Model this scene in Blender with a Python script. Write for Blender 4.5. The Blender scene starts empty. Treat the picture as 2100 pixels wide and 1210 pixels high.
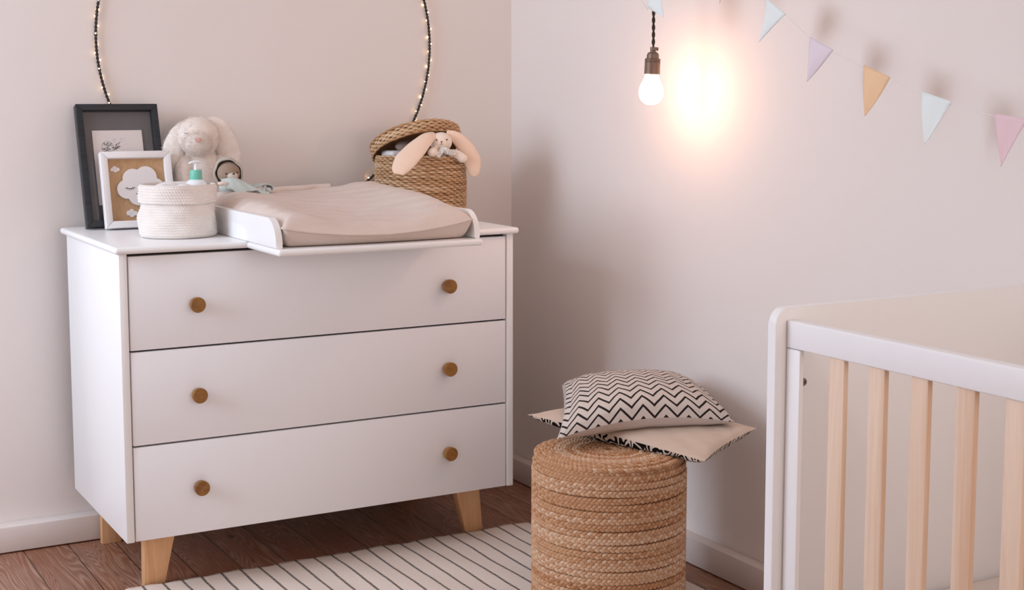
import bpy, bmesh, math, random
import numpy as np
from mathutils import Vector, Matrix
R = math.radians
PI = math.pi
random.seed(7)
rng = np.random.default_rng(11)
S = bpy.context.scene
COL = S.collection

# ------------------------------------------------------------------ camera
cam_d = bpy.data.cameras.new('camera')
cam = bpy.data.objects.new('camera', cam_d)
COL.objects.link(cam)
cam.location = (-2.2084, -3.9352, 1.2279)
cam.rotation_euler = (PI / 2 - 0.1068, 0, -0.5119)
cam_d.sensor_width = 36
cam_d.lens = 2921.57 / 2100 * 36
cam_d.shift_y = -(605 - 510) / 2100
cam_d.clip_start = 0.05
S.camera = cam

# ------------------------------------------------------------------ light
S.view_settings.view_transform = 'Standard'
S.view_settings.look = 'None'
S.view_settings.exposure = 0.09
S.view_settings.gamma = 1.0
S.view_settings.use_curve_mapping = False

world = bpy.data.worlds.new('world')
S.world = world
world.use_nodes = True
bg = world.node_tree.nodes['Background']
bg.inputs[0].default_value = (1.0, 0.89, 0.85, 1)
bg.inputs[1].default_value = 0.66

def area(name, loc, target, sx, sy, power, color):
    l = bpy.data.lights.new(name, 'AREA')
    l.shape = 'RECTANGLE'; l.size = sx; l.size_y = sy; l.energy = power; l.color = color
    o = bpy.data.objects.new(name, l); COL.objects.link(o)
    o.location = loc
    o.rotation_euler = (Vector(target) - Vector(loc)).to_track_quat('-Z', 'Y').to_euler()
    return o
# daylight from the window in the left wall of the room
area('window_daylight', (-3.57, -.80, 1.62), (0.0, -1.1, 1.2), 1.3, 1.5, 51, (0.69, 0.83, 1.0))
# added soft fill light behind the viewer, no window stands there
area('rear_fill', (-.75, -5.05, 1.35), (-.9, 0.0, .9), 1.5, 1.4, 19, (1.0, 0.88, 0.83))

# ------------------------------------------------------------------ node helpers
def lin(c):
    if isinstance(c, str):
        c = [int(c[i:i + 2], 16) / 255 for i in (0, 2, 4)]
        c = [x / 12.92 if x <= .04045 else ((x + .055) / 1.055) ** 2.4 for x in c]
    return (c[0], c[1], c[2], 1)

class N:
    """a material under construction"""
    def __init__(s, name, rough=.5, spec=.5):
        s.m = bpy.data.materials.new(name); s.m.use_nodes = True
        s.t = s.m.node_tree; s.b = s.t.nodes['Principled BSDF']
        s.b.inputs['Roughness'].default_value = rough
        s.b.inputs['Specular IOR Level'].default_value = spec
    def node(s, typ, **kw):
        n = s.t.nodes.new(typ)
        for k, v in kw.items(): setattr(n, k, v)
        return n
    def put(s, sock, v):
        if isinstance(v, bpy.types.NodeSocket): s.t.links.new(v, sock)
        elif v is not None:
            if hasattr(sock.default_value, '__len__') and not hasattr(v, '__len__'): v = [v] * len(sock.default_value)
            sock.default_value = v
    def math(s, op, a, b=None, c=None):
        n = s.node('ShaderNodeMath', operation=op)
        for i, v in enumerate((a, b, c)):
            if v is not None: s.put(n.inputs[i], v)
        return n.outputs[0]
    def coord(s, kind='Object'): return s.node('ShaderNodeTexCoord').outputs[kind]
    def sep(s, v):
        n = s.node('ShaderNodeSeparateXYZ'); s.put(n.inputs[0], v); return n.outputs
    def comb(s, x, y, z):
        n = s.node('ShaderNodeCombineXYZ')
        for i, v in enumerate((x, y, z)): s.put(n.inputs[i], v)
        return n.outputs[0]
    def scale(s, v, sc):
        n = s.node('ShaderNodeMapping'); s.put(n.inputs[0], v); n.inputs['Scale'].default_value = sc; return n.outputs[0]
    def noise(s, v, scale, detail=4, rough=.5, dist=0.0):
        n = s.node('ShaderNodeTexNoise'); s.put(n.inputs['Vector'], v)
        n.inputs['Scale'].default_value = scale; n.inputs['Detail'].default_value = detail
        n.inputs['Roughness'].default_value = rough; n.inputs['Distortion'].default_value = dist
        return n.outputs[0]
    def ramp(s, f, stops):
        n = s.node('ShaderNodeValToRGB'); s.put(n.inputs[0], f)
        e = n.color_ramp.elements
        while len(e) < len(stops): e.new(.5)
        for k, (p, c) in zip(e, stops): k.position = p; k.color = lin(c)
        return n.outputs[0]
    def mix(s, f, a, b, blend='MIX'):
        n = s.node('ShaderNodeMix', data_type='RGBA', blend_type=blend)
        s.put(n.inputs[0], f); s.put(n.inputs[6], a); s.put(n.inputs[7], b); return n.outputs[2]
    def bump(s, h, strength=.3, dist=.002):
        n = s.node('ShaderNodeBump'); s.put(n.inputs['Height'], h)
        n.inputs['Strength'].default_value = strength; n.inputs['Distance'].default_value = dist
        s.t.links.new(n.outputs[0], s.b.inputs['Normal'])
    def color(s, c): s.put(s.b.inputs['Base Color'], c); return s

def plain(name, col, rough=.5, spec=.5, metal=0):
    n = N(name, rough, spec); n.color(lin(col)); n.b.inputs['Metallic'].default_value = metal
    return n.m

def mat_paint(name, col, rough=.6, amp=.05, scale=130, spec=.3):
    n = N(name, rough, spec); v = n.coord()
    h = n.noise(v, scale, 3)
    c = lin(col); n.color(n.mix(n.noise(v, 2.2, 2), lin([x * .975 for x in c[:3]]), c))
    n.bump(h, amp, .002); return n.m

def mat_wood(name, dark, light, axis=2, fine=1.0, rough=.45):
    n = N(name, rough, .35); v = n.coord()
    sc = [26, 26, 26]; sc[axis] = 1.6
    d = n.noise(n.scale(v, sc), fine, 5, .6, .6)
    sc2 = [150, 150, 150]; sc2[axis] = 4
    f = n.noise(n.scale(v, sc2), 1.0, 3)
    c = n.ramp(d, [(.32, dark), (.52, light), (.72, dark)])
    n.color(n.mix(.18, c, n.ramp(f, [(.3, dark), (.7, light)])))
    n.bump(f, .06, .001); return n.m

def mat_fabric(name, col, col2=None, scale=900, amp=.25, rough=.9):
    n = N(name, rough, .15); v = n.coord()
    a = n.noise(v, scale, 2); b = n.noise(v, 35, 3)
    c = lin(col); c2 = lin(col2) if col2 else lin([x * .88 for x in c[:3]])
    n.color(n.mix(n.math('MULTIPLY', n.math('ADD', a, b), .5), c2, c))
    n.bump(a, amp, .001); n.b.inputs['Sheen Weight'].default_value = .15
    return n.m

M = {}
M['wall'] = mat_paint('wall_paint', 'ece2dd', .75, .10, 90)
M['trim'] = mat_paint('trim_paint', 'e8dcd6', .5, .05, 60)
M['ceiling'] = mat_paint('ceiling_paint', 'f2eeea', .8)
M['lacquer'] = mat_paint('white_lacquer', 'f8f6f5', .32, .02, 300, .45)
M['drawer'] = mat_paint('white_drawer_lacquer', 'f7f5f7', .42, .02, 300, .4)
M['crib_white'] = mat_paint('crib_lacquer', 'f8f6f6', .4, .02, 200, .4)
M['gap_shade'] = plain('dark_gap_shade', '3a322d', .8)  # dark colour standing in for shade inside the drawer gaps
M['pine'] = mat_wood('pale_pine', 'd59a66', 'e8b98c', 2, 1.0)
M['slat'] = mat_wood('pale_slat_pine', 'dcb596', 'f0d6bf', 2, .7)
M['knob'] = mat_wood('oak_knob', '7d5226', 'a1713a', 1, 1.4, .4)
M['black_frame'] = mat_wood('black_stained_wood', '202124', '303236', 0, 2, .42)
M['mount'] = mat_fabric('charcoal_mount', '6f6a6a', '615c5d', 600, .2)
M['paper'] = plain('print_paper', 'e9dfdb', .8, .2)
M['ink'] = plain('print_ink', '4a4648', .8, .2)
M['ink_soft'] = plain('print_ink_soft', '9a9294', .8, .2)
M['frame_white'] = mat_paint('frame_white', 'f0ebea', .45, .03, 200)
M['plywood'] = mat_wood('frame_backing_wood', 'b58c64', 'c8a27b', 2, 2.2, .6)
M['cloud'] = plain('cloud_white', 'eae2e0', .6, .3)
M['lash'] = plain('lash_black', '1d1b1c', .6, .3)
M['crochet'] = mat_fabric('cream_cotton_cord', 'f3ebe5', 'e0d3ca', 500, .3)
M['cotton'] = mat_fabric('white_cotton', 'f2eeee', 'e2dcdc', 500, .2)
M['grey_cloth'] = mat_fabric('greyish_pink_cloth', 'b3a09a', '9c8983', 500, .2)
M['plastic_white'] = plain('white_plastic', 'f0f2f5', .3, .5)
M['plastic_green'] = plain('mint_plastic', '73c4ae', .4, .45)
M['plush'] = mat_fabric('cream_plush', 'f6ebe3', 'efe1d7', 420, .7)
M['plush_nose'] = mat_fabric('pink_plush_nose', 'dfa9a0', 'd49a91', 500, .2)
M['thread'] = plain('grey_thread', '8c8488', .8)
M['peach_plush'] = mat_fabric('peach_velour', 'f6dcc8', 'efd0b9', 500, .15)
M['cream_plush'] = mat_fabric('cream_velour', 'f7e6d8', 'eedbcb', 500, .15)
M['doll_skin'] = mat_fabric('taupe_velour', 'a8907f', '98816f', 500, .2)
M['doll_muzzle'] = mat_fabric('ivory_velour', 'ddd0c4', 'cfc2b5', 500, .2)
M['doll_hood'] = mat_fabric('khaki_gauze', 'c4baad', 'b0a69a', 400, .5)
M['gauze'] = mat_fabric('sage_cotton_gauze', 'cdd6d2', 'bcc5c1', 260, .9)
M['gauze_pale'] = mat_fabric('pale_cotton_gauze', 'd3d6d2', 'c2c6c2', 300, .6)
M['bead'] = plain('dark_bead_eye', '2b1c14', .25, .6)
M['brown_thread'] = plain('brown_thread', '7b4f3a', .8)
M['cable'] = plain('dark_wire', '2a211c', .6)
M['socket'] = N('aged_brass_socket', .42, .5).color(lin('7d675a')).m
M['socket'].node_tree.nodes['Principled BSDF'].inputs['Metallic'].default_value = .45
M['cord'] = mat_fabric('brown_twisted_cord', '4d3f38', '3a2f2a', 800, .3)
M['steel'] = plain('steel', '8d8681', .35, .5, .9)
M['string'] = plain('white_string', 'efe9e6', .8)
M['flag_white'] = mat_fabric('mint_white_felt', 'eef4f3', 'e6eeec', 400, .1)
M['flag_lilac'] = mat_fabric('lilac_felt', 'e9dce4', 'e2d3dc', 400, .1)
M['flag_orange'] = mat_fabric('apricot_felt', 'f3cfa9', 'ecc59c', 400, .1)
M['flag_pink'] = mat_fabric('pink_felt', 'efd2d7', 'e8c8ce', 400, .1)
M['sheet'] = mat_fabric('cream_sheet', 'efe4dc', 'e4d8cf', 500, .15)
M['beige'] = mat_fabric('beige_cotton_canvas', 'dcc5b2', 'd0b7a3', 700, .25)
M['ivory'] = mat_fabric('ivory_canvas', 'ded2cb', 'd0c3bb', 700, .3)

def emis(name, col, strength):
    n = N(name); n.color((0, 0, 0, 1))
    n.b.inputs['Emission Color'].default_value = col; n.b.inputs['Emission Strength'].default_value = strength
    return n.m
M['bulb'] = emis('lit_bulb', (1.0, .57, .36, 1), 42)
M['led'] = emis('lit_led', (1.0, .60, .25, 1), 16)

# floor: old stained pine boards running away from the camera
n = N('stained_floorboards', .42, .45); v = n.coord(); x, y, z = n.sep(v)
px = n.math('DIVIDE', n.math('ADD', x, 1.5245), .118)
pid = n.math('FLOOR', px); fr = n.math('FRACT', px)
wn = n.node('ShaderNodeTexWhiteNoise', noise_dimensions='1D'); n.put(wn.inputs['W'], pid)
yy = n.math('ADD', y, n.math('MULTIPLY', wn.outputs[0], 7))
q = n.comb(n.math('MULTIPLY', x, 11), n.math('MULTIPLY', yy, .8), n.math('MULTIPLY', pid, 3.7))
low = n.noise(q, 1.25, 2, .45, .5)
rings = n.math('FRACT', n.math('MULTIPLY', low, 36))
rings = n.math('POWER', n.math('ABSOLUTE', n.math('SUBTRACT', n.math('MULTIPLY', rings, 2), 1)), 1.3)
fine = n.noise(n.comb(n.math('MULTIPLY', x, 190), n.math('MULTIPLY', yy, 7), pid), 1, 4)
base = n.ramp(n.math('ADD', n.math('MULTIPLY', rings, .42), n.math('MULTIPLY', fine, .62)),
              [(.15, '754836'), (.48, '9c705a'), (.85, 'c09c86')])
wear = n.noise(n.comb(n.math('MULTIPLY', x, 5), n.math('MULTIPLY', yy, 2), 0), 1.4, 4)
base = n.mix(n.math('MULTIPLY', n.ramp(wear, [(.42, '000000'), (.62, 'ffffff')]), .45), base, lin('93522f'))
base = n.mix(n.math('MULTIPLY', wn.outputs[0], .30), base, lin('6a3c28'))
vor = n.node('ShaderNodeTexVoronoi'); n.put(vor.inputs['Vector'], n.comb(n.math('MULTIPLY', x, 8.5), n.math('MULTIPLY', yy, 4.4), 0)); vor.inputs['Scale'].default_value = 1
knot = n.math('LESS_THAN', vor.outputs[0], .085)
base = n.mix(n.math('MULTIPLY', knot, .7), base, lin('4a3a34'))
edge = n.math('GREATER_THAN', n.math('ABSOLUTE', n.math('SUBTRACT', fr, .5)), .487)
base = n.mix(n.math('MULTIPLY', edge, .85), base, lin('1d100b'))
n.color(base)
n.bump(n.math('SUBTRACT', n.math('MULTIPLY', rings, .3), n.math('MULTIPLY', edge, 1.5)), .35, .003)
M['floor'] = n.m

# rug: cream with broken black lines across
n = N('striped_cotton_rug', .95, .1); v = n.coord(); x, y, z = n.sep(v)
wob = n.math('MULTIPLY', n.math('SUBTRACT', n.noise(n.comb(n.math('MULTIPLY', x, 3), n.math('MULTIPLY', y, 4), 0), 1.5, 2), .5), .010)
u = n.math('DIVIDE', n.math('ADD', n.math('ADD', x, .8703 - .0505 * 20 + .0505 * 40), wob), .0505)
d = n.math('MULTIPLY', n.math('ABSOLUTE', n.math('SUBTRACT', n.math('FRACT', n.math('ADD', u, .5)), .5)), .0505)
line = n.math('LESS_THAN', d, .0034)
dash = n.math('FRACT', n.math('ADD', n.math('DIVIDE', y, .0105), n.math('MULTIPLY', n.math('MULTIPLY', u, .0505), 110)))
dash = n.math('LESS_THAN', dash, .72)
weave = n.noise(n.scale(v, (1, 1, 1)), 420, 2)
cream = n.mix(weave, lin('e4d2c4'), lin('f8ece2'))
n.color(n.mix(n.math('MULTIPLY', line, dash), cream, lin('17120f')))
n.bump(n.math('ADD', weave, n.math('MULTIPLY', line, .8)), .5, .002)
M['rug'] = n.m

def mat_jute(name, stops, seed=0, strand=True):
    n = N(name, .85, .2); v = n.coord()
    at = n.node('ShaderNodeAttribute', attribute_name='tint').outputs['Fac']
    f = n.noise(v, 420, 3, .6)
    g = n.noise(v, 38, 3, .6)
    k = n.math('ADD', n.math('MULTIPLY', at, .62), n.math('ADD', n.math('MULTIPLY', f, .30), n.math('MULTIPLY', g, .26)))
    n.color(n.ramp(n.math('SUBTRACT', k, .06), stops))
    n.bump(f, .55, .0015)
    return n.m
M['jute'] = mat_jute('braided_jute', [(.16, '84553a'), (.38, 'b58058'), (.64, 'cfa37f'), (.90, 'e6ccb4')])
M['seagrass'] = mat_jute('woven_seagrass', [(.16, '75502f'), (.36, 'a87e58'), (.58, 'c6a07a'), (.82, 'dfc2a2')])
M['seagrass_dark'] = plain('seagrass_inside', '4a3020', .9, .1)

# chevron print on the upper cushion (uses the cushion's own UV)
n = N('black_chevron_canvas', .9, .15); uv = n.coord('UV'); x, y, z = n.sep(uv)
zig = n.math('MULTIPLY', n.math('ABSOLUTE', n.math('SUBTRACT', n.math('FRACT', n.math('MULTIPLY', x, 9.2)), .5)), 2.15)
s = n.math('FRACT', n.math('ADD', n.math('MULTIPLY', y, 13.5), zig))
blk = n.math('LESS_THAN', s, .27)
w = n.noise(n.coord(), 700, 2)
n.color(n.mix(blk, n.mix(w, lin('cfc0b6'), lin('e3d6cc')), n.mix(w, lin('201a18'), lin('38302d'))))
n.bump(w, .25, .001); M['chevron'] = n.m
# leaf-like black and white print on the underside of the lower cushion
n = N('black_leaf_canvas', .9, .15); uv = n.coord('UV'); x, y, z = n.sep(uv)
q = n.noise(n.scale(uv, (13, 13, 13)), 1.0, 1, .4, .6)
d = n.math('GREATER_THAN', n.math('SINE', n.math('MULTIPLY', q, 44)), -.05)
n.color(n.mix(d, lin('e0cfc0'), lin('141110'))); M['leaf'] = n.m

# pad cover: washed cotton with soft wrinkles
n = N('washed_beige_cotton', .9, .15); v = n.coord()
cr = n.noise(n.scale(v, (9, 34, 9)), 1.0, 5, .55, .8)
fi = n.noise(v, 700, 2)
n.color(n.mix(cr, lin('d9c6bb'), lin('e3d3c9')))
n.bump(n.math('ADD', cr, n.math('MULTIPLY', fi, .06)), .35, .010)
M['pad'] = n.m
# floral scarf
n = N('floral_cotton', .9, .15); v = n.coord()
vor = n.node('ShaderNodeTexVoronoi'); n.put(vor.inputs['Vector'], v); vor.inputs['Scale'].default_value = 260
n.color(n.mix(n.math('LESS_THAN', vor.outputs[0], .34), lin('e9e6e0'), n.mix(n.sep(vor.outputs[1])[0], lin('2f4a5a'), lin('8ca39a'))))
M['floral'] = n.m

# ------------------------------------------------------------------ mesh helpers
class MB:
    def __init__(s): s.v = []; s.f = []; s.mi = []; s.uv = {}; s.tint = []
    def add(s, vs, fs, mi=0, uvs=None, tint=None):
        o = len(s.v)
        s.v.extend([tuple(map(float, p)) for p in vs])
        s.tint.extend([tint if tint is not None else .5] * len(vs) if not hasattr(tint, '__len__') else list(tint))
        for k, f in enumerate(fs):
            s.f.append(tuple(o + i for i in f)); s.mi.append(mi if not hasattr(mi, '__len__') else mi[k])
            if uvs is not None: s.uv[len(s.f) - 1] = [uvs[i] for i in f]
        return s
    def box(s, a, b, bev=0.0, seg=2, mi=0, rot=None, at=None):
        bm = bmesh.new(); bmesh.ops.create_cube(bm, size=1)
        for q in bm.verts: q.co = Vector([(a[i] + b[i]) / 2 + q.co[i] * (b[i] - a[i]) for i in range(3)])
        if bev: bmesh.ops.bevel(bm, geom=bm.edges[:], offset=bev, segments=seg, profile=.5, affect='EDGES')
        bm.verts.index_update()
        s.add([q.co for q in bm.verts], [[q.index for q in f.verts] for f in bm.faces], mi); bm.free(); return s
    def hull(s, pts8, bev=0.0, seg=2, mi=0):
        """box from eight corners, ordered bottom ccw then top ccw"""
        bm = bmesh.new(); q = [bm.verts.new(p) for p in pts8]
        for f in ((3, 2, 1, 0), (4, 5, 6, 7), (0, 1, 5, 4), (1, 2, 6, 5), (2, 3, 7, 6), (3, 0, 4, 7)): bm.faces.new([q[i] for i in f])
        if bev: bmesh.ops.bevel(bm, geom=bm.edges[:], offset=bev, segments=seg, profile=.5, affect='EDGES')
        bm.verts.index_update()
        s.add([k.co for k in bm.verts], [[k.index for k in f.verts] for f in bm.faces], mi); bm.free(); return s
    def prism(s, poly, y0, y1, axis=1, bev=0.0, mi=0):
        """extrude a 2-D outline along an axis"""
        bm = bmesh.new()
        def p3(p, d):
            q = [p[0], p[1]]; q.insert(axis, d); return q
        a = [bm.verts.new(p3(p, y0)) for p in poly]; b = [bm.verts.new(p3(p, y1)) for p in poly]
        fa = bm.faces.new(a); fb = bm.faces.new(b[::-1])
        for i in range(len(poly)):
            j = (i + 1) % len(poly); bm.faces.new((a[j], a[i], b[i], b[j]))
        if bev:
            eds = [e for e in bm.edges if len(e.link_faces) == 2 and (fa in e.link_faces or fb in e.link_faces)]
            bmesh.ops.bevel(bm, geom=eds, offset=bev, segments=3, profile=.5, affect='EDGES')
        bmesh.ops.recalc_face_normals(bm, faces=bm.faces[:])
        bm.verts.index_update()
        s.add([k.co for k in bm.verts], [[k.index for k in f.verts] for f in bm.faces], mi); bm.free(); return s
    def tube(s, path, r, k=8, closed=False, mi=0, tint=None, flat=1.0, up=None):
        P = np.array(path, float); n = len(P)
        if closed: T = np.roll(P, -1, 0) - np.roll(P, 1, 0)
        else: T = np.gradient(P, axis=0)
        T /= np.linalg.norm(T, axis=1)[:, None] + 1e-12
        if up is None:
            a = np.array([0, 0, 1.0]) if abs(T[0][2]) < .9 else np.array([1.0, 0, 0])
            U = np.zeros_like(P); u = a
            for i in range(n):
                u = u - T[i] * (u @ T[i]); u /= np.linalg.norm(u) + 1e-12; U[i] = u
        else:
            U = np.array(up, float); U = np.broadcast_to(U, P.shape).copy()
            U -= T * (U * T).sum(1)[:, None]; U /= np.linalg.norm(U, axis=1)[:, None] + 1e-12
        V = np.cross(T, U)
        rr = np.broadcast_to(np.array(r, float), (n,))
        th = np.arange(k) / k * 2 * PI
        ring = P[:, None, :] + rr[:, None, None] * (np.cos(th)[None, :, None] * U[:, None, :] * flat + np.sin(th)[None, :, None] * V[:, None, :])
        vs = ring.reshape(-1, 3)
        fs = []
        for i in range(n if closed else n - 1):
            j = (i + 1) % n
            for a in range(k):
                b = (a + 1) % k
                fs.append((i * k + a, i * k + b, j * k + b, j * k + a))
        if not closed:
            fs.append(tuple(range(k))[::-1]); fs.append(tuple((n - 1) * k + a for a in range(k)))
        if tint is not None and hasattr(tint, '__len__'): tint = np.repeat(np.array(tint), k)
        return s.add(vs, fs, mi, tint=tint)
    def lathe(s, prof, k=32, c=(0, 0, 0), mi=0, rad=None, cap=True):
        """prof: list of (r, z); rad(theta, z) optional radius factor"""
        vs = []; fs = []; n = len(prof)
        for r, z in prof:
            for a in range(k):
                t = a / k * 2 * PI; f = rad(t, z) if rad else 1
                vs.append((c[0] + r * f * math.cos(t), c[1] + r * f * math.sin(t), c[2] + z))
        for i in range(n - 1):
            for a in range(k):
                b = (a + 1) % k; fs.append((i * k + a, i * k + b, (i + 1) * k + b, (i + 1) * k + a))
        if cap:
            fs.append(tuple(range(k))[::-1]); fs.append(tuple((n - 1) * k + a for a in range(k)))
        return s.add(vs, fs, mi)
    def ball(s, c, r, nu=24, nv=16, mi=0, rot=None):
        r = np.array(r if hasattr(r, '__len__') else (r, r, r), float)
        vs = [(0, 0, -1)]
        for i in range(1, nv):
            p = PI * i / nv - PI / 2
            for a in range(nu):
                t = 2 * PI * a / nu; vs.append((math.cos(p) * math.cos(t), math.cos(p) * math.sin(t), math.sin(p)))
        vs.append((0, 0, 1)); V = np.array(vs) * r
        if rot is not None: V = V @ np.array(Matrix(rot).to_3x3()).T
        V += np.array(c)
        fs = []; L = len(vs) - 1
        for a in range(nu):
            b = (a + 1) % nu
            fs.append((0, 1 + b, 1 + a)); fs.append((L, L - nu + a, L - nu + b))
            for i in range(nv - 2):
                o = 1 + i * nu; fs.append((o + a, o + b, o + nu + b, o + nu + a))
        return s.add(V, fs, mi)
    def grid(s, fn, nu, nv, mi=0, uv=False):
        vs = []; uvs = []
        for j in range(nv + 1):
            for i in range(nu + 1):
                vs.append(fn(i / nu, j / nv)); uvs.append((i / nu, j / nv))
        fs = [(j * (nu + 1) + i, j * (nu + 1) + i + 1, (j + 1) * (nu + 1) + i + 1, (j + 1) * (nu + 1) + i) for j in range(nv) for i in range(nu)]
        return s.add(vs, fs, mi, uvs if uv else None)
    def build(s, name, mats, parent=None, smooth=40, mat=None, tint=False, weld=0):
        me = bpy.data.meshes.new(name); vs = s.v
        if mat is not None: vs = [tuple(mat @ Vector(p)) for p in vs]
        me.from_pydata(vs, [], s.f)
        for m in (mats if isinstance(mats, (list, tuple)) else [mats]): me.materials.append(m)
        me.polygons.foreach_set('material_index', s.mi)
        if s.uv:
            L = me.uv_layers.new(name='UVMap').data
            for p in me.polygons:
                u = s.uv.get(p.index)
                if u:
                    for li, q in zip(p.loop_indices, u): L[li].uv = q
        if tint:
            at = me.attributes.new('tint', 'FLOAT', 'POINT'); at.data.foreach_set('value', s.tint)
        me.update()
        if weld:
            bm = bmesh.new(); bm.from_mesh(me); bmesh.ops.remove_doubles(bm, verts=bm.verts[:], dist=weld); bm.to_mesh(me); bm.free()
        me.polygons.foreach_set('use_smooth', [True] * len(me.polygons))
        if smooth: me.set_sharp_from_angle(angle=R(smooth))
        o = bpy.data.objects.new(name, me); COL.objects.link(o)
        if parent: put_in(o, parent)
        return o

def put_in(o, parent):
    o.parent = parent
    o.matrix_parent_inverse = world_of(parent).inverted()
def world_of(o):
    m = Matrix.LocRotScale(o.location, o.rotation_euler, o.scale)
    return (world_of(o.parent) @ o.matrix_parent_inverse @ m) if o.parent else m
def tag(o, label, cat, group=None):
    o['label'] = label; o['category'] = cat
    if group: o['group'] = group
    return o
def thing(name, loc, label, cat, group=None):
    o = bpy.data.objects.new(name, None); COL.objects.link(o); o.location = loc
    o.empty_display_size = .05
    return tag(o, label, cat, group)
def struct(o): o['kind'] = 'structure'; return o
def weld(o, ob_mods=()):
    return o

def remesh_smooth(o, voxel, it=6):
    """fuse overlapping blobs into one continuous skin"""
    m = o.modifiers.new('fuse', 'REMESH'); m.mode = 'VOXEL'; m.voxel_size = voxel; m.use_smooth_shade = True
    k = o.modifiers.new('soften', 'SMOOTH'); k.factor = .5; k.iterations = it
    return o

# ------------------------------------------------------------------ the setting
struct(MB().box((-3.6, -5.2, -.06), (.12, .12, 0)).build('floor', M['floor']))
struct(MB().box((-3.6, .035, 0), (.12, .14, 2.6)).build('wall_back', M['wall']))
struct(MB().box((.02, -5.2, 0), (.12, .035, 2.6)).build('wall_right', M['wall']))
struct(MB().box((-3.6, -5.2, 2.6), (.12, .12, 2.7)).build('ceiling', M['ceiling']))
wl = MB()
for a_, b_ in (((-3.75, -5.2, 0), (-3.6, -1.46, 2.6)), ((-3.75, -.14, 0), (-3.6, .14, 2.6)), ((-3.75, -1.46, 0), (-3.6, -.14, .8)), ((-3.75, -1.46, 2.42), (-3.6, -.14, 2.6))): wl.box(a_, b_)
struct(wl.build('wall_left', M['wall']))
wn_ = MB()
for a_, b_ in (((-3.70, -1.46, .8), (-3.62, -1.40, 2.42)), ((-3.70, -.20, .8), (-3.62, -.14, 2.42)), ((-3.70, -1.46, .8), (-3.62, -.14, .86)), ((-3.70, -1.46, 2.36), (-3.62, -.14, 2.42)), ((-3.69, -.83, .86), (-3.63, -.77, 2.36))): wn_.box(a_, b_, .004)
struct(wn_.build('window_1', M['trim']))
def baseboard(name, box_a, box_b): struct(MB().box(box_a, box_b, .004, 2).build(name, M['trim']))
baseboard('baseboard_back', (-3.6, -.016, .003), (-.016, .035, .074))
baseboard('baseboard_right', (-.016, -5.2, .003), (.02, .035, .074))

# ------------------------------------------------------------------ chest of drawers
TOP = .8742
X0, X1, YF, YB, ZB, ZT = -1.3847, -.3207, -.5811, -.022, .1576, .8576
ch = thing('chest_of_drawers', (-.8527, -.30, 0), 'white chest of three wide drawers with round brown wooden knobs on splayed legs', 'dresser')
MB().box((X0, YF, ZB), (X0 + .019, YB, ZT), .0012).build('side_panel', M['lacquer'], ch)
MB().box((X1 - .019, YF, ZB), (X1, YB, ZT), .0012).build('side_panel', M['lacquer'], ch)
MB().box((X0 + .019, YF + .03, ZB + .004), (X1 - .019, YB, ZB + .022)).build('bottom_panel', M['lacquer'], ch)
MB().box((X0 + .019, YB - .008, ZB + .022), (X1 - .019, YB, ZT)).build('back_panel', M['gap_shade'], ch)
MB().box((X0 - .012, YF - .016, ZT), (X1 + .012, .004, TOP), .0075, 4).build('top', M['lacquer'], ch)
def knob(x, z, par):
    k = MB().lathe([(.0, 0), (.0135, 0), (.0135, .004), (.0175, .010), (.0188, .020), (.0188, .0255), (.0178, .027), (0.0, .027)], 32, cap=False)
    k.build('knob', M['knob'], par, mat=Matrix.Translation((x, YF + .003, z)) @ Matrix.Rotation(PI / 2, 4, 'X'))
gz = [(.1582, .3885), (.3930, .6196), (.6242, .8500)]
kz = [.2745, .5045, .727]
for (a, b), z in zip(gz, kz):
    d = MB().box((X0 + .0222, YF + .002, a), (X1 - .0222, YF + .021, b), .0015)
    d.box((X0 + .03, YF + .021, a + .02), (X1 - .03, YB - .06, b - .03))
    d = d.build('drawer', M['drawer'], ch)
    MB().box((X0 + .0195, YF + .0225, b - .012), (X1 - .0195, YF + .030, b + .012 if b < .8 else ZT)).build('gap_shade_strip', M['gap_shade'], ch)  # added dark strip behind the fronts, paints shade into the gaps between drawers
    knob(-1.203, z, d); knob(-.5215, z, d)
def leg(tx0, tx1, bx0, bx1, yt0, yt1, yb0, yb1):
    MB().hull([(bx0, yb0, 0), (bx1, yb0, 0), (bx1, yb1, 0), (bx0, yb1, 0), (tx0, yt0, .162), (tx1, yt0, .162), (tx1, yt1, .162), (tx0, yt1, .162)], .002).build('leg', M['pine'], ch)
leg(-1.316, -1.232, -1.318, -1.266, -.478, -.445, -.470, -.444)
leg(-.452, -.374, -.411, -.358, -.478, -.445, -.474, -.446)
leg(-1.322, -1.24, -1.324, -1.272, -.058, -.03, -.060, -.034)
leg(-.452, -.374, -.411, -.358, -.058, -.03, -.060, -.034)

# ------------------------------------------------------------------ changing tray and mat
tr = thing('changing_tray', (-.81, -.42, TOP), 'white changing tray with rounded side boards jutting out over the top drawer', 'changing table top')
MB().box((-1.0785, -.8265, .8578), (-.5425, -.5985, TOP), .007, 4).build('shelf_board', M['lacquer'], tr)
def side_board(x0, x1, yb):
    r = .060; pts = [(yb, TOP + .0004), (yb, .944)]
    yf = -.806
    for i in range(11):
        t = PI / 2 * i / 10
        pts.append((yf + r - r * math.sin(t) * .98, .944 - (.062) * (1 - math.cos(t))))
    pts.append((yf, TOP + .0004))
    MB().prism(pts, x0, x1, 0, .003).build('side_board', M['lacquer'], tr)
side_board(-1.0765, -1.0605, -.225)
side_board(-.5565, -.5415, -.045)
MB().box((-.915, -.045, TOP + .0004), (-.5415, -.028, .930), .003).build('back_board', M['lacquer'], tr)

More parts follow.
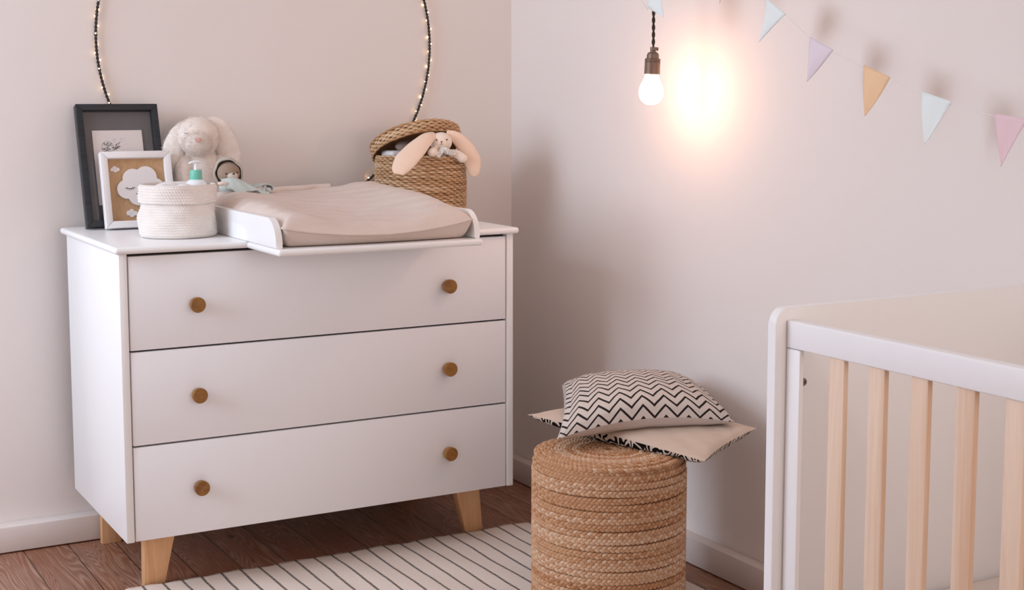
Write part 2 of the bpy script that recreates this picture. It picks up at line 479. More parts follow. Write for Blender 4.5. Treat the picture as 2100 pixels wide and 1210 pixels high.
def smooth01(t): t = min(1, max(0, t)); return t * t * (3 - 2 * t)
def noise2(x, y, s=0):
    return (math.sin(x * 1.7 + s) * math.cos(y * 2.3 + s * 1.3) + .5 * math.sin(x * 4.1 - y * 3.1 + s * 2.1) + .3 * math.sin(x * 7.3 + y * 9.1 + s)) / 1.8
def pad_outline(u, v):
    # rounded square, u across (0..1), v front to back
    x = 2 * u - 1; y = 2 * v - 1
    k = .10
    X = x * math.sqrt(1 - k * y * y); Y = y * math.sqrt(1 - k * x * x)
    return X, Y
def pad_top(u, v, side):
    X, Y = pad_outline(u, v)
    cx, cy, hx, hy = -.8085, -.50, .248, .302
    e = max(abs(2 * u - 1), abs(2 * v - 1))
    x = cx + X * hx / .95; y = cy + Y * hy / .95
    zs = [.9205, .9215, .985, .962]            # seam height fl fr br bl
    f = .9205 + (.9225 - .9205) * u; bk = .946 + (.957 - .946) * u
    seam = f + (bk - f) * v
    seam -= .024 * (1 - (2 * u - 1) ** 2) * (1 - v) ** 1.2      # sags in the middle of the front edge
    d = 1 - e
    if side > 0:
        bulge = .028 * (1 - (1 - min(1, d / .20)) ** 2.2)
        side_ridge = .010 * (1 - .5 * v) * math.exp(-((abs(2 * u - 1) - .72) / .22) ** 2)
        z = seam + bulge + side_ridge * min(1, d / .15) - .010 * (1 - min(1, abs(2 * u - 1) / .7)) * min(1, d / .3)
        z += .0018 * noise2(u * 9, v * 22, 1) * min(1, d / .06) + .003 * noise2(u * 5, v * 6, 3) * min(1, d / .1)
        z += .010 * 4 * v * (1 - v) * smooth01((u - .5) * 2) * min(1, d / .1)
    else:
        base = TOP + .0015
        z = seam + (base - seam) * (1 - (1 - min(1, d / .10)) ** 2.0)
        ins = (1 - min(1, d / .06)) * .0
    return (x, y, z)
p = MB()
p.grid(lambda u, v: pad_top(u, v, 1), 90, 110)
p.grid(lambda u, v: pad_top(1 - u, v, -1), 90, 110)
edge_uv = [(k / 60, 0) for k in range(60)] + [(1, k / 70) for k in range(70)] + [(1 - k / 60, 1) for k in range(60)] + [(0, 1 - k / 70) for k in range(70)]
p.tube([pad_top(a_, b_, 1) for a_, b_ in edge_uv], .0026, 6, True)
hem = [(-.985 + .30 * k / 24, -.165 + .004 * math.sin(k), .958 + .010 * k / 24) for k in range(25)]
p.tube(hem, .014, 10, up=(0, 0, 1), flat=1.0)
tag(p.build('changing_mat', M['pad'], smooth=60), 'thick beige cotton-covered changing mat lying in the white tray', 'changing mat')

# ------------------------------------------------------------------ framed pictures
def lean(x, y, z, ang):
    return Matrix.Translation((x, y, z)) @ Matrix.Rotation(-ang, 4, 'X')
def frame_mb(w, h, b, dep, bev=.0015):
    f = MB()
    def bar(p): f.hull(p, bev)
    o = [(0, 0), (w, 0), (w, h), (0, h)]; i = [(b, b), (w - b, b), (w - b, h - b), (b, h - b)]
    for k in range(4):
        j = (k + 1) % 4
        q = [o[k], o[j], i[j], i[k]]
        bar([(a, dep, c) for a, c in q][::1] + [(a, 0, c) for a, c in q])
    return f
A = math.atan2(.1, .322)
L = lean(-1.3487, -.115, TOP + .028 * math.sin(A) + .0005, A)
bf = thing('picture_frame', (-1.24, -.1, TOP), 'tall black box frame with a small moon print leaning on the wall', 'picture frame')
W, H = .2205, .339
frame_mb(W, H, .0175, .028).build('frame', M['black_frame'], bf, mat=L)
MB().box((.010, .020, .010), (W - .010, .026, H - .010)).build('mount', M['mount'], bf, mat=L)
pr = MB().box((.040, .0165, .062), (W - .046, .0196, H - .070), .0003, 1).build('print', M['paper'], bf, mat=L)
ink = MB()
mc = (.078, .222); mr = .0165
def flat_ring(mb, c, r0, r1, y, k=40, a0=0, a1=2 * PI):
    vs = []; 
    for i in range(k + 1):
        t = a0 + (a1 - a0) * i / k
        vs += [(c[0] + r0 * math.cos(t), y, c[1] + r0 * math.sin(t)), (c[0] + r1 * math.cos(t), y, c[1] + r1 * math.sin(t))]
    mb.add(vs, [(2 * i, 2 * i + 1, 2 * i + 3, 2 * i + 2) for i in range(k)])
flat_ring(ink, mc, mr - .0009, mr, .0162)
for i in range(60):
    t = random.uniform(0, 2 * PI); r = mr * math.sqrt(random.uniform(0, .8)); s_ = random.uniform(.0006, .0028)
    flat_ring(ink, (mc[0] + r * math.cos(t), mc[1] + r * math.sin(t)), 0, s_, .0162, 5)
ink.build('moon_drawing', M['ink_soft'], pr, 0, mat=L)
dots = MB()
for i in range(70):
    q = random.random()
    c = (mc[0] + .014 + q * .05, mc[1] + random.uniform(-.012, .02) + .004)
    flat_ring(dots, c, 0, random.uniform(.0003, .0009) * (1.3 - q), .0162, 5)
for i in range(9):
    a = random.uniform(.3, 1.3); c = (mc[0] + random.uniform(.012, .022), mc[1] + random.uniform(-.01, .006)); l = random.uniform(.012, .024)
    d = Vector((math.cos(a), 0, math.sin(a))); pz = Vector((-d.z, 0, d.x)) * .0004; q = Vector((c[0], .0162, c[1]))
    dots.add([q - pz, q + pz, q + d * l + pz, q + d * l - pz], [(0, 1, 2, 3)])
dots.build('star_drawing', M['ink'], pr, 0, mat=L)

gl = N('picture_glass'); ts = gl.node('ShaderNodeBsdfTransparent'); gs = gl.node('ShaderNodeBsdfGlossy'); gs.inputs['Roughness'].default_value = .03
lw = gl.node('ShaderNodeLayerWeight'); lw.inputs[0].default_value = .5; fz = gl.math('MULTIPLY_ADD', gl.math('POWER', lw.outputs['Facing'], 5), .9, .035); mx = gl.node('ShaderNodeMixShader')
gl.t.links.new(fz, mx.inputs[0]); gl.t.links.new(ts.outputs[0], mx.inputs[1]); gl.t.links.new(gs.outputs[0], mx.inputs[2])
gl.t.links.new(mx.outputs[0], gl.t.nodes['Material Output'].inputs['Surface'])
MB().box((.012, .0110, .012), (W - .012, .0125, H - .012)).build('glass_pane', gl.m, bf, mat=L)
A2 = math.atan2(.052, .2)
L2 = lean(-1.3075, -.152, TOP + .025 * math.sin(A2) + .0005, A2)
wf = thing('picture_frame', (-1.21, -.14, TOP), 'small white box frame with sleeping white cloud, leaning before the black frame', 'picture frame')
W2, H2 = .189, .207
frame_mb(W2, H2, .0185, .025, .002).build('frame', M['frame_white'], wf, mat=L2)
MB().box((.010, .016, .010), (W2 - .010, .022, H2 - .010)).build('backing', M['plywood'], wf, mat=L2)
def cloud_poly(c, blobs, k=220):
    """outer outline of a union of circles, star-shaped about c"""
    out = []
    for i in range(k):
        t = 2 * PI * i / k; d = (math.cos(t), math.sin(t)); best = 0.001
        for bx, bz, r in blobs:
            ox, oz = bx - c[0], bz - c[1]; pr_ = ox * d[0] + oz * d[1]; q = pr_ * pr_ - (ox * ox + oz * oz - r * r)
            if q >= 0: best = max(best, pr_ + math.sqrt(q))
        out.append((c[0] + d[0] * best, c[1] + d[1] * best))
    return out
def cloud(c, blobs, y0, y1, name, mat=M['cloud']):
    return MB().prism(cloud_poly(c, blobs), y0, y1, 1, .0006).build(name, mat, wf, mat=L2)
big = cloud((.098, .112), [(.065, .105, .026), (.083, .133, .027), (.118, .137, .029), (.140, .107, .026), (.095, .088, .028), (.122, .088, .026), (.10, .11, .03)], .008, .0135, 'cloud')
cloud((.0385, .160), [(.031, .160, .0045), (.038, .1635, .006), (.046, .160, .005), (.039, .157, .005)], .0135, .0162, 'small_cloud')
cloud((.073, .040), [(.065, .041, .0065), (.073, .045, .0065), (.082, .040, .006), (.073, .036, .0065)], .0135, .0162, 'small_cloud')
la = MB()
for ox in (.0, .042):
    arc = [(.073 + ox + .0125 * math.sin(t), .0076, .1095 - .0075 * math.cos(t) + .004) for t in np.linspace(-1.0, 1.0, 12)]
    la.tube(arc, .0007, 6)
    for t in np.linspace(-.95, .95, 6):
        a = (.073 + ox + .0125 * math.sin(t), .0076, .1095 - .0075 * math.cos(t) + .004)
        la.tube([a, (a[0] + .0045 * math.sin(t * .9), .0076, a[2] - .0045 * math.cos(t * .9))], .0005, 5)
la.tube([(.094 + .006 * math.sin(t), .0076, .094 - .004 * math.cos(t)) for t in np.linspace(-1.2, 1.2, 9)], .0007, 6)
la.build('eyelashes', M['lash'], big, mat=L2)

# ------------------------------------------------------------------ crochet basket with care things
cc = (-1.184, -.383)
cb = thing('crochet_basket', (cc[0], cc[1], TOP), 'round cream crocheted basket with folded rim beside the white frame', 'basket')
def crochet(prof, k, amp, pitch, stitches, wob):
    mb = MB(); n = 6
    z0, z1 = prof[0][1], prof[-1][1]
    m = max(8, int((z1 - z0) / pitch * n))
    vs = []
    pz = [q[1] for q in prof]; prr = [q[0] for q in prof]
    for j in range(m + 1):
        z = z0 + (z1 - z0) * j / m
        r = np.interp(z, pz, prr); row = int((z - z0) / pitch); ph = (z - z0) / pitch % 1
        for a in range(k):
            t = 2 * PI * a / k
            st = abs(math.sin(t * stitches / 2 + (row % 2) * PI / 2 + (ph - .5) * 1.6))
            d = amp * (math.sin(PI * ph) ** .7) * (.45 + .55 * st)
            rr = r + d + wob(t, z)
            vs.append((cc[0] + rr * math.cos(t), cc[1] + rr * math.sin(t), z))
    fs = [(j * k + a, j * k + (a + 1) % k, (j + 1) * k + (a + 1) % k, (j + 1) * k + a) for j in range(m) for a in range(k)]
    mb.add(vs, fs); return mb
def wob(t, z): return .0022 * math.sin(3 * t + z * 40) + .0014 * math.sin(5 * t - z * 90 + 1) + .0009 * math.sin(9 * t + z * 150)
b = crochet([(.087, TOP + .001), (.094, TOP + .008), (.0965, TOP + .028), (.0945, TOP + .055), (.0895, TOP + .085), (.088, TOP + .128)], 600, .0021, .0064, 104, wob)
b.lathe([(.0, .0008), (.088, .0008)], 60, (cc[0], cc[1], TOP), cap=False)
b.build('body', M['crochet'], cb, 70)
c2 = crochet([(.0925, TOP + .086), (.0955, TOP + .089), (.0950, TOP + .125), (.0935, TOP + .131)], 600, .0024, .0072, 84, wob)
c2.lathe([(.094, TOP + .131), (.0915, TOP + .1335), (.0885, TOP + .131), (.087, TOP + .09)], 80, (cc[0], cc[1], 0), cap=False, rad=lambda t, z: 1 + wob(t, TOP + .13) / .095)
c2.build('folded_rim', M['crochet'], cb, 70)
pb = (-1.1285, -.363)
bt = thing('pump_bottle', (pb[0], pb[1], TOP), 'white pump bottle with a mint green collar in the crochet basket', 'bottle')
MB().lathe([(.0, .002), (.026, .002), (.029, .006), (.029, .120), (.027, .131), (.021, .1385), (.0145, .142), (.0, .142)], 36, (pb[0], pb[1], TOP), cap=False).build('bottle_body', M['plastic_white'], bt)
MB().lathe([(.0, .1415), (.0150, .1415), (.0156, .143), (.0150, .163), (.0140, .1655), (.0, .1655)], 36, (pb[0], pb[1], TOP), cap=False).build('collar', M['plastic_green'], bt)
pm = MB().lathe([(.0, .165), (.0048, .165), (.0044, .183), (.0, .183)], 20, (pb[0], pb[1], TOP), cap=False)
pm.tube([(pb[0] + .0135, pb[1], TOP + .1845), (pb[0] + .006, pb[1], TOP + .1858), (pb[0] - .006, pb[1] - .001, TOP + .1858), (pb[0] - .016, pb[1] - .002, TOP + .1838), (pb[0] - .0185, pb[1] - .002, TOP + .1815)], [.002, .0042, .0042, .003, .0022], 12)
pm.build('pump_head', M['plastic_white'], bt)
w = MB()
w.ball((cc[0] - .022, cc[1] + .005, TOP + .098), (.050, .055, .040), 40, 24)
w.ball((cc[0] - .045, cc[1] - .030, TOP + .115), (.026, .022, .021), 24, 16)
w.ball((cc[0] + .005, cc[1] - .045, TOP + .112), (.032, .024, .024), 24, 16)
o = w.build('folded_nappy', M['cotton']); remesh_smooth(o, .003, 8)
tag(o, 'bunched white cotton cloth filling the crochet basket in front of the bottle', 'cloth')

# ------------------------------------------------------------------ large cream rabbit
def fur(mb, pts, nrm, count, length, width, droop, seed):
    g = np.random.default_rng(seed); idx = g.integers(0, len(pts), count)
    for i in idx:
        p = np.array(pts[i]) + g.normal(0, .0015, 3); nn = np.array(nrm[i])
        d = nn * .38 + np.array([0, 0, -droop]) + g.normal(0, .25, 3); d /= np.linalg.norm(d)
        s_ = np.cross(d, g.normal(0, 1, 3)); s_ /= np.linalg.norm(s_) + 1e-9
        l = length * g.uniform(.6, 1.2)
        mb.add([p - s_ * width, p + s_ * width, p + d * l], [(0, 1, 2)])
def ell_samples(c, r, n, g):
    q = g.normal(0, 1, (n, 3)); q /= np.linalg.norm(q, axis=1)[:, None]
    nn = q / np.array(r); nn /= np.linalg.norm(nn, axis=1)[:, None]
    return q * np.array(r) + np.array(c), nn
def sweep(mb, path, wid, thk, front, k=18, n=30, mi=0):
    """flattened limb or ear: smooth path with width / thickness per knot"""
    P = np.array(path, float); t = np.linspace(0, 1, len(P)); tt = np.linspace(0, 1, n)
    # Catmull-Rom
    Q = []
    for s_ in tt:
        f = s_ * (len(P) - 1); i = min(int(f), len(P) - 2); u = f - i
        p0, p1, p2, p3 = P[max(i - 1, 0)], P[i], P[i + 1], P[min(i + 2, len(P) - 1)]
        Q.append(.5 * ((2 * p1) + (-p0 + p2) * u + (2 * p0 - 5 * p1 + 4 * p2 - p3) * u * u + (-p0 + 3 * p1 - 3 * p2 + p3) * u ** 3))
    Q = np.array(Q); w = np.interp(tt, t, wid); h = np.interp(tt, t, thk)
    T = np.gradient(Q, axis=0); T /= np.linalg.norm(T, axis=1)[:, None]
    F = np.array(front, float) - T * (T @ np.array(front, float))[:, None]; F /= np.linalg.norm(F, axis=1)[:, None]
    Sd = np.cross(T, F)
    vs = []; a = np.arange(k) / k * 2 * PI
    for i in range(n): vs.extend(Q[i] + np.outer(np.cos(a), Sd[i]) * w[i] + np.outer(np.sin(a), F[i]) * h[i])
    fs = [(i * k + j, i * k + (j + 1) % k, (i + 1) * k + (j + 1) % k, (i + 1) * k + j) for i in range(n - 1) for j in range(k)]
    fs += [tuple(range(k))[::-1], tuple((n - 1) * k + j for j in range(k))]
    mb.add(np.array(vs), fs, mi); return Q, Sd, F, w, h
VD = np.array([-.30, -.953, .04])    # direction towards the viewer's side of the chest, used as the toys' front
RB = np.array([.020, .052, 0])
rb = thing('plush_rabbit', (-1.030, -.05, TOP), 'large cream plush rabbit with floppy ears sitting between frames and mat', 'soft toy')
body = MB(); g = np.random.default_rng(3)
def rp(pts): return [np.array(p) + RB for p in pts]
ells = [((-1.040, -.105, 1.015), (.056, .048, .078)), ((-1.042, -.105, .945), (.066, .052, .070)), ((-1.0505, -.113, 1.1135), (.0600, .052, .0555)), ((-1.061, -.148, 1.100), (.040, .028, .034))]
ells = [(np.array(c) + RB, r) for c, r in ells]
for c, r in ells: body.ball(c, r, 36, 24)
a1 = sweep(body, rp([(-1.084, -.115, 1.055), (-1.098, -.130, 1.03), (-1.099, -.140, .985), (-1.090, -.150, .945)]), [.018, .022, .020, .016], [.018, .020, .02, .014], VD)
a2 = sweep(body, rp([(-1.000, -.115, 1.055), (-.982, -.130, 1.03), (-.979, -.140, .99), (-.985, -.150, .955)]), [.018, .021, .020, .016], [.018, .020, .02, .014], VD)
for sx in (-1, 1): body.ball(RB + np.array([-1.042 + sx * .040, -.140, TOP + .031]), (.028, .045, .030), 24, 16)
o = body.build('body', M['plush'], rb, 0); remesh_smooth(o, .004, 4)
ear = MB(); q1 = sweep(ear, rp([(-1.080, -.105, 1.150), (-1.100, -.112, 1.125), (-1.117, -.112, 1.085), (-1.118, -.112, 1.045), (-1.110, -.112, 1.018)]), [.012, .025, .030, .028, .012], [.010, .012, .012, .012, .008], VD)
ear.build('ear', M['plush'], rb, 0)
ear = MB(); q2 = sweep(ear, rp([(-1.020, -.105, 1.158), (-.992, -.115, 1.140), (-.972, -.118, 1.095), (-.963, -.122, 1.055), (-.958, -.125, 1.020)]), [.012, .028, .034, .032, .014], [.010, .013, .013, .012, .008], VD)
ear.build('ear', M['plush'], rb, 0)
fu = MB()
for k_, (c, r) in enumerate(ells):
    pts, nn = ell_samples(c, r, 9000, g); keep = (nn @ VD) > -.35
    fur(fu, pts[keep], nn[keep], 6500, .0060, .00032, .30, 5 + k_)
for Q, Sd, F, w_, h_ in (q1, q2, a1, a2):
    pts = []; nn = []
    for _ in range(6000):
        i = g.integers(0, len(Q)); a = g.uniform(0, 2 * PI)
        pts.append(Q[i] + math.cos(a) * Sd[i] * w_[i] + math.sin(a) * F[i] * h_[i]); nn.append(math.cos(a) * Sd[i] * .7 + math.sin(a) * F[i])
    fur(fu, pts, nn, 4800, .0060, .00032, .5, 26)
fu = fu.build('fur', M['plush'], rb, 0)
ns = MB(); nc = RB + np.array([-1.068, -.1800, 1.108])
ns.prism([(-.0085, .0055), (.0085, .0065), (.0, -.0075)], -.004, .004, 1, .0015)
ns.build('nose', M['plush_nose'], rb, mat=Matrix.Translation(nc) @ Matrix.Rotation(-.3, 4, 'Z'))
ey = MB(); ey.tube(rp([(-1.0995, -.1525, 1.128), (-1.096, -.157, 1.126), (-1.092, -.159, 1.1275)]), .0011, 6); ey.build('eye', M['thread'], rb)

# ------------------------------------------------------------------ little comforter doll on the mat
dl = thing('comforter_doll', (-.96, -.25, .965), 'small grey hooded bear comforter in sage gauze lying on the mat', 'soft toy')
hd = MB().ball((-1.003, -.2445, 1.0240), (.0315, .027, .0295), 32, 22)
hd.build('head', M['doll_skin'], dl, 0)
ho = MB()
def hood(u, v):
    # shell round the head, open towards the viewer, drawn out to a soft point on top
    f = Vector((-.3, -.95, -.12)).normalized(); sd = Vector((.953, -.3, 0)); up_ = sd.cross(f) * -1
    if up_.z < 0: up_ = -up_
    t = u * 2 * PI; q = R(68) + v * R(112)
    d = f * math.cos(q) + (sd * math.sin(t) + up_ * math.cos(t)) * math.sin(q)
    pt = max(0, d.dot((up_ - sd * .35).normalized()))
    r_ = .0335 * (1 + .20 * pt ** 6) + .0012 * math.sin(t * 7) * (1 - v) + (.002 if v < .08 else 0)
    return Vector((-1.003, -.241, 1.0235)) + d * r_
ho.grid(hood, 48, 18); o = ho.build('hood', M['doll_hood'], dl, 0, weld=.0003)
m_ = o.modifiers.new('thick', 'SOLIDIFY'); m_.thickness = .005; m_.offset = 1
o.modifiers.new('sub', 'SUBSURF').render_levels = 1
MB().ball((-1.0005, -.268, 1.0165), (.0145, .008, .0095), 24, 16).build('muzzle', M['doll_muzzle'], dl, 0)
MB().ball((-1.000, -.2765, 1.0225), (.0032, .002, .0024), 12, 8).build('nose', M['bead'], dl, 0)
for q in ((-1.0185, -.2690, 1.0228), (-.9868, -.2685, 1.0258)): MB().ball(q, .0023, 12, 8).build('eye', M['bead'], dl, 0)
cl = MB()
def cape(u, v):
    # v: from under the chin (0) to the hem (1); u: left to right
    lx = -1.030 - v * .006; rx = -.986 + v * .078
    x_ = lx + (rx - lx) * u
    z_ = 1.0115 - .032 * v ** .9 - .012 * u * v - .005 * abs(2 * u - 1) ** 2 * (1 - v) + (.005 * math.sin(u * 11 + 1) + .0025 * math.sin(u * 23 + v * 4)) * v
    y_ = -.264 - .040 * v - .012 * math.sin(u * PI) * (1 - v * .4) + .006 * math.sin(u * 13) * v
    return (x_, y_, z_)
cl.grid(cape, 40, 22); o = cl.build('cape', M['gauze'], dl, 0)
m_ = o.modifiers.new('thick', 'SOLIDIFY'); m_.thickness = .004; o.modifiers.new('sub', 'SUBSURF').render_levels = 1
bd = MB().ball((-.985, -.245, .985), (.045, .030, .018), 30, 18).build('body', M['gauze'], dl, 0)
fo = MB(); 
def fold(u, v):
    a = u * PI * 1.25 - .25; r_ = .020 + .004 * math.sin(u * 7)
    return (-.925 + .036 * math.cos(PI - a * .95) * .85 + v * .004, -.235 - v * .040, .970 + abs(math.sin(a * .78)) * .019 + .001 * math.sin(v * 9))
fo.grid(fold, 24, 8); o = fo.build('cape_corner', M['gauze'], dl, 0)
m_ = o.modifiers.new('thick', 'SOLIDIFY'); m_.thickness = .0035; o.modifiers.new('sub', 'SUBSURF').render_levels = 1
kn = MB()
for c, r in (((-.912, -.268, .985), .0055), ((-.9165, -.272, .9765), .0065), ((-.902, -.272, .9755), .0075), ((-.932, -.276, .9745), (.011, .006, .006))): kn.ball(c, r, 18, 12)
kn.build('knotted_corner', M['gauze_pale'], dl, 0)
MB().ball((-1.035, -.285, .998), (.013, .008, .006), 18, 12).build('paw', M['cream_plush'], dl, 0)

# ------------------------------------------------------------------ lidded seagrass basket
bk = (-.390, -.150)
wb = thing('seagrass_basket', (bk[0], bk[1], TOP), 'round woven seagrass basket with lid propped open by a toy rabbit', 'basket')
def weave_rows(mb, rfun, z0, z1, rows, stakes, amp, rad, c, k=6, tilt=None):
    seg = stakes * 6
    for j in range(rows):
        z = z0 + (z1 - z0) * (j + .5) / rows; th = np.arange(seg) / seg * 2 * PI
        ph = (j % 2) * PI + g.normal(0, .15)
        r = rfun(z) + amp * np.sin(th * stakes / 2 + ph) * (1 + .25 * np.sin(th * 5 + j))
        zz = z + .0008 * np.sin(th * 7 + j * 2.1) + .0007 * np.sin(th * stakes / 2 + ph + .8)
        path = np.stack([c[0] + r * np.cos(th), c[1] + r * np.sin(th), zz], 1)
        tint = np.clip(g.normal(.5, .10) + .16 * np.sin(th * 2 + g.uniform(0, 6)) + .22 * np.sin(th * stakes / 2 + ph) + g.normal(0, .05, seg), 0, 1)
        mb.tube(path, (z1 - z0) / rows * .60, k, True, tint=tint)
wv = MB()
ZR = TOP + .183
weave_rows(wv, lambda z: .128 + .003 * math.sin((z - TOP) * 17), TOP + .001, ZR, 29, 66, .0019, .003, bk)
wv.lathe([(.127, .004), (.124, .18)], 60, (bk[0], bk[1], TOP), cap=False)
wv.lathe([(.0, .003), (.127, .003)], 60, (bk[0], bk[1], TOP), cap=False)
wv.build('basket_body', M['seagrass'], wb, 0, tint=True)
lid = MB()
weave_rows(lid, lambda z: .1325 - .001 * max(0, z - .022) * 40, -.012, .024, 6, 66, .0018, .003, (0, 0))
nr = 20
for j in range(nr):
    r = .1290 - j * .0064
    if r < .004: break
    st = max(10, int(66 * r / .136)) // 2 * 2; seg = st * 6; th = np.arange(seg) / seg * 2 * PI
    zz = .023 + .008 * (1 - (r / .136) ** 2) + .0016 * np.sin(th * st / 2 + (j % 2) * PI)
    tint = np.clip(g.normal(.55, .1) + .2 * np.sin(th * st / 2 + (j % 2) * PI), 0, 1)
    lid.tube(np.stack([r * np.cos(th), r * np.sin(th), zz], 1), .0042, 6, True, tint=tint)
lid.lathe([(.1300, -.012), (.127, .018), (.06, .024), (.0, .026)], 60, cap=False)
ML = Matrix.Translation((-.397, -.136, 1.082)) @ Matrix.Rotation(R(-16), 4, 'Z') @ Matrix.Rotation(R(-9), 4, 'Y') @ Matrix.Rotation(R(-24), 4, 'X')
lid.build('lid', M['seagrass'], wb, 0, mat=ML, tint=True)

# contents and the small rabbit looking out
t = MB().box((-.505, -.20, 1.045), (-.425, -.12, 1.071), .009, 3)
t = t.build('folded_muslin', M['cotton']); tag(t, 'folded white cloth showing under the lid of the seagrass basket', 'cloth')
t = MB(); t.ball((-.452, -.175, 1.083), (.030, .024, .016), 24, 16); t.ball((-.43, -.165, 1.088), (.026, .024, .014), 24, 16)
t = t.build('crumpled_cloth', M['grey_cloth']); remesh_smooth(t, .003, 6)
tag(t, 'crumpled greyish pink cloth behind the ear of the basket rabbit', 'cloth')
sr = thing('plush_rabbit', (-.3815, -.265, 1.04), 'small peach plush rabbit with long ears peeking from the seagrass basket', 'soft toy')
V2 = np.array([-.434, -.9, .02])
bd = MB(); bd.ball((-.378, -.240, 1.050), (.027, .022, .034), 28, 18); bd.ball((-.3825, -.270, 1.0965), (.0325, .029, .0285), 36, 24)
sweep(bd, [(-.402, -.272, 1.068), (-.415, -.288, 1.072), (-.4235, -.300, 1.069)], [.010, .013, .0135], [.010, .012, .012], V2); bd.ball((-.4245, -.301, 1.069), (.0155, .012, .0125), 20, 14)
sweep(bd, [(-.356, -.272, 1.066), (-.340, -.284, 1.062), (-.327, -.293, 1.052)], [.010, .013, .0135], [.010, .012, .012], V2); bd.ball((-.3255, -.295, 1.050), (.015, .012, .0135), 20, 14)
o = bd.build('body', M['cream_plush'], sr, 0); remesh_smooth(o, .0025, 4)
e = MB(); sweep(e, [(-.402, -.262, 1.118), (-.432, -.282, 1.108), (-.474, -.300, 1.080), (-.516, -.312, 1.046), (-.540, -.318, 1.018), (-.5435, -.318, 1.011)], [.010, .020, .028, .031, .020, .005], [.007, .009, .009, .008, .006, .003], V2 + np.array([0, 0, .5]))
e.build('ear', M['peach_plush'], sr, 0)
e = MB(); sweep(e, [(-.360, -.258, 1.120), (-.334, -.272, 1.108), (-.306, -.280, 1.076), (-.288, -.284, 1.040), (-.283, -.284, 1.005), (-.282, -.284, .995)], [.010, .018, .023, .025, .016, .005], [.007, .009, .009, .008, .006, .003], V2)
e.build('ear', M['peach_plush'], sr, 0)
for q in ((-.4055, -.2890, 1.1035), (-.3780, -.2985, 1.1040)): MB().ball(q, .0026, 12, 8).build('eye', M['brown_thread'], sr, 0)
nm = MB(); nm.ball((-.3945, -.2975, 1.0985), (.0030, .0016, .0020), 12, 8); nm.tube([(-.3945, -.2985, 1.0975), (-.3945, -.2985, 1.0925)], .0006, 6)
nm.tube([(-.3985, -.2965, 1.0905), (-.3945, -.2985, 1.0925), (-.3905, -.2985, 1.0905)], .0006, 6)
nm.build('nose', M['brown_thread'], sr, 0)
sc_ = MB(); sweep(sc_, [(-.4085, -.302, 1.054), (-.402, -.300, 1.066), (-.391, -.301, 1.0765), (-.377, -.303, 1.070), (-.362, -.300, 1.066), (-.350, -.297, 1.064)], [.007, .0075, .008, .009, .008, .005], [.003, .004, .004, .004, .004, .003], V2)
o = sc_.build('scarf', M['floral'], sr, 0)

# ------------------------------------------------------------------ hoop of fairy lights
hc = (-.7755, .0265, 1.3832); HR = .5037
hp = thing('light_hoop', (hc[0], hc[1], TOP), 'large dark wire hoop of warm fairy lights leaning on the wall', 'light')
th = np.arange(240) / 240 * 2 * PI
hy = lambda zz: -.010
ring = MB().tube(np.stack([hc[0] + HR * np.cos(th), hc[1] + 0 * th, hc[2] + HR * np.sin(th)], 1), .0030, 8, True)
for s_ in (0, PI):
    tt = np.arange(2400) / 2400 * 2 * PI; w_ = tt * 150 + s_
    ring.tube(np.stack([hc[0] + (HR + .0034 * np.cos(w_)) * np.cos(tt), hc[1] + .0034 * np.sin(w_), hc[2] + (HR + .0034 * np.cos(w_)) * np.sin(tt)], 1), .0010, 4, True)
ring.build('hoop', M['cable'], hp)
a = R(-56); cnt = 0
while a < R(204) and cnt < 100:
    side = [(.006, -.002), (-.006, -.002), (.002, -.006), (-.003, .005)][cnt % 4]
    rr = HR + side[0]
    MB().ball((hc[0] + rr * math.cos(a), hc[1] + side[1], hc[2] + rr * math.sin(a)), .0017, 10, 8).build('led', M['led'], hp, 0)
    cnt += 1; a += R(2.62) * random.uniform(.85, 1.15)

# ------------------------------------------------------------------ pendant bulb
pl = thing('pendant_lamp', (-.13, -.95, 2.6), 'lit bare bulb in a dark brass socket hanging on twisted cord', 'lamp')
c0 = Vector((-.130, -.9608, 1.3516)); c1 = Vector((-.130, -.9507, 1.2054)); ax = (c0 - c1).normalized()
ML = Matrix.Translation(c1) @ Vector((0, 0, 1)).rotation_difference(ax).to_matrix().to_4x4()
MB().lathe([(.0, 0), (.008, .0006), (.016, .0035), (.0235, .0095), (.0285, .018), (.0308, .029), (.0300, .040), (.0262, .052), (.0205, .063), (.0172, .072), (.0165, .082), (.0, .082)], 48, cap=False).build('bulb', M['bulb'], pl, 0, mat=ML)
so = MB().lathe([(.0, .0795), (.0178, .0795), (.0198, .0775), (.0200, .079), (.0196, .104), (.0200, .106), (.0200, .1075), (.0190, .1085), (.0200, .1095), (.0200, .111), (.0190, .112), (.0200, .113), (.0200, .1145), (.0188, .116), (.0155, .117), (.0155, .124), (.0140, .129), (.0095, .1325), (.0070, .133), (.0070, .136), (.0078, .137), (.0078, .145), (.0, .1455)], 48, cap=False)
so.build('socket', M['socket'], pl, 30, mat=ML)
MB().box((.002, -.006, .136), (.0125, .006, .1445), .0012).build('cord_clamp', M['socket'], pl, mat=ML)
co = MB(); top = ML @ Vector((0, 0, .143)); zz = np.linspace(top.z, 2.59, 420)
for s_ in (0, PI):
    w_ = (zz - top.z) / .036 * 2 * PI + s_; k_ = np.minimum(1, (zz - top.z) / .01)
    co.tube(np.stack([top.x + .0022 * np.cos(w_) * k_, top.y + .0022 * np.sin(w_) * k_, zz], 1), .0023, 7)
co.build('cord', M['cord'], pl)
MB().lathe([(.0, 2.565), (.012, 2.566), (.042, 2.575), (.047, 2.5995), (.0, 2.5995)], 36, (top.x, top.y, 0), cap=False).build('ceiling_rose', M['plastic_white'], pl)

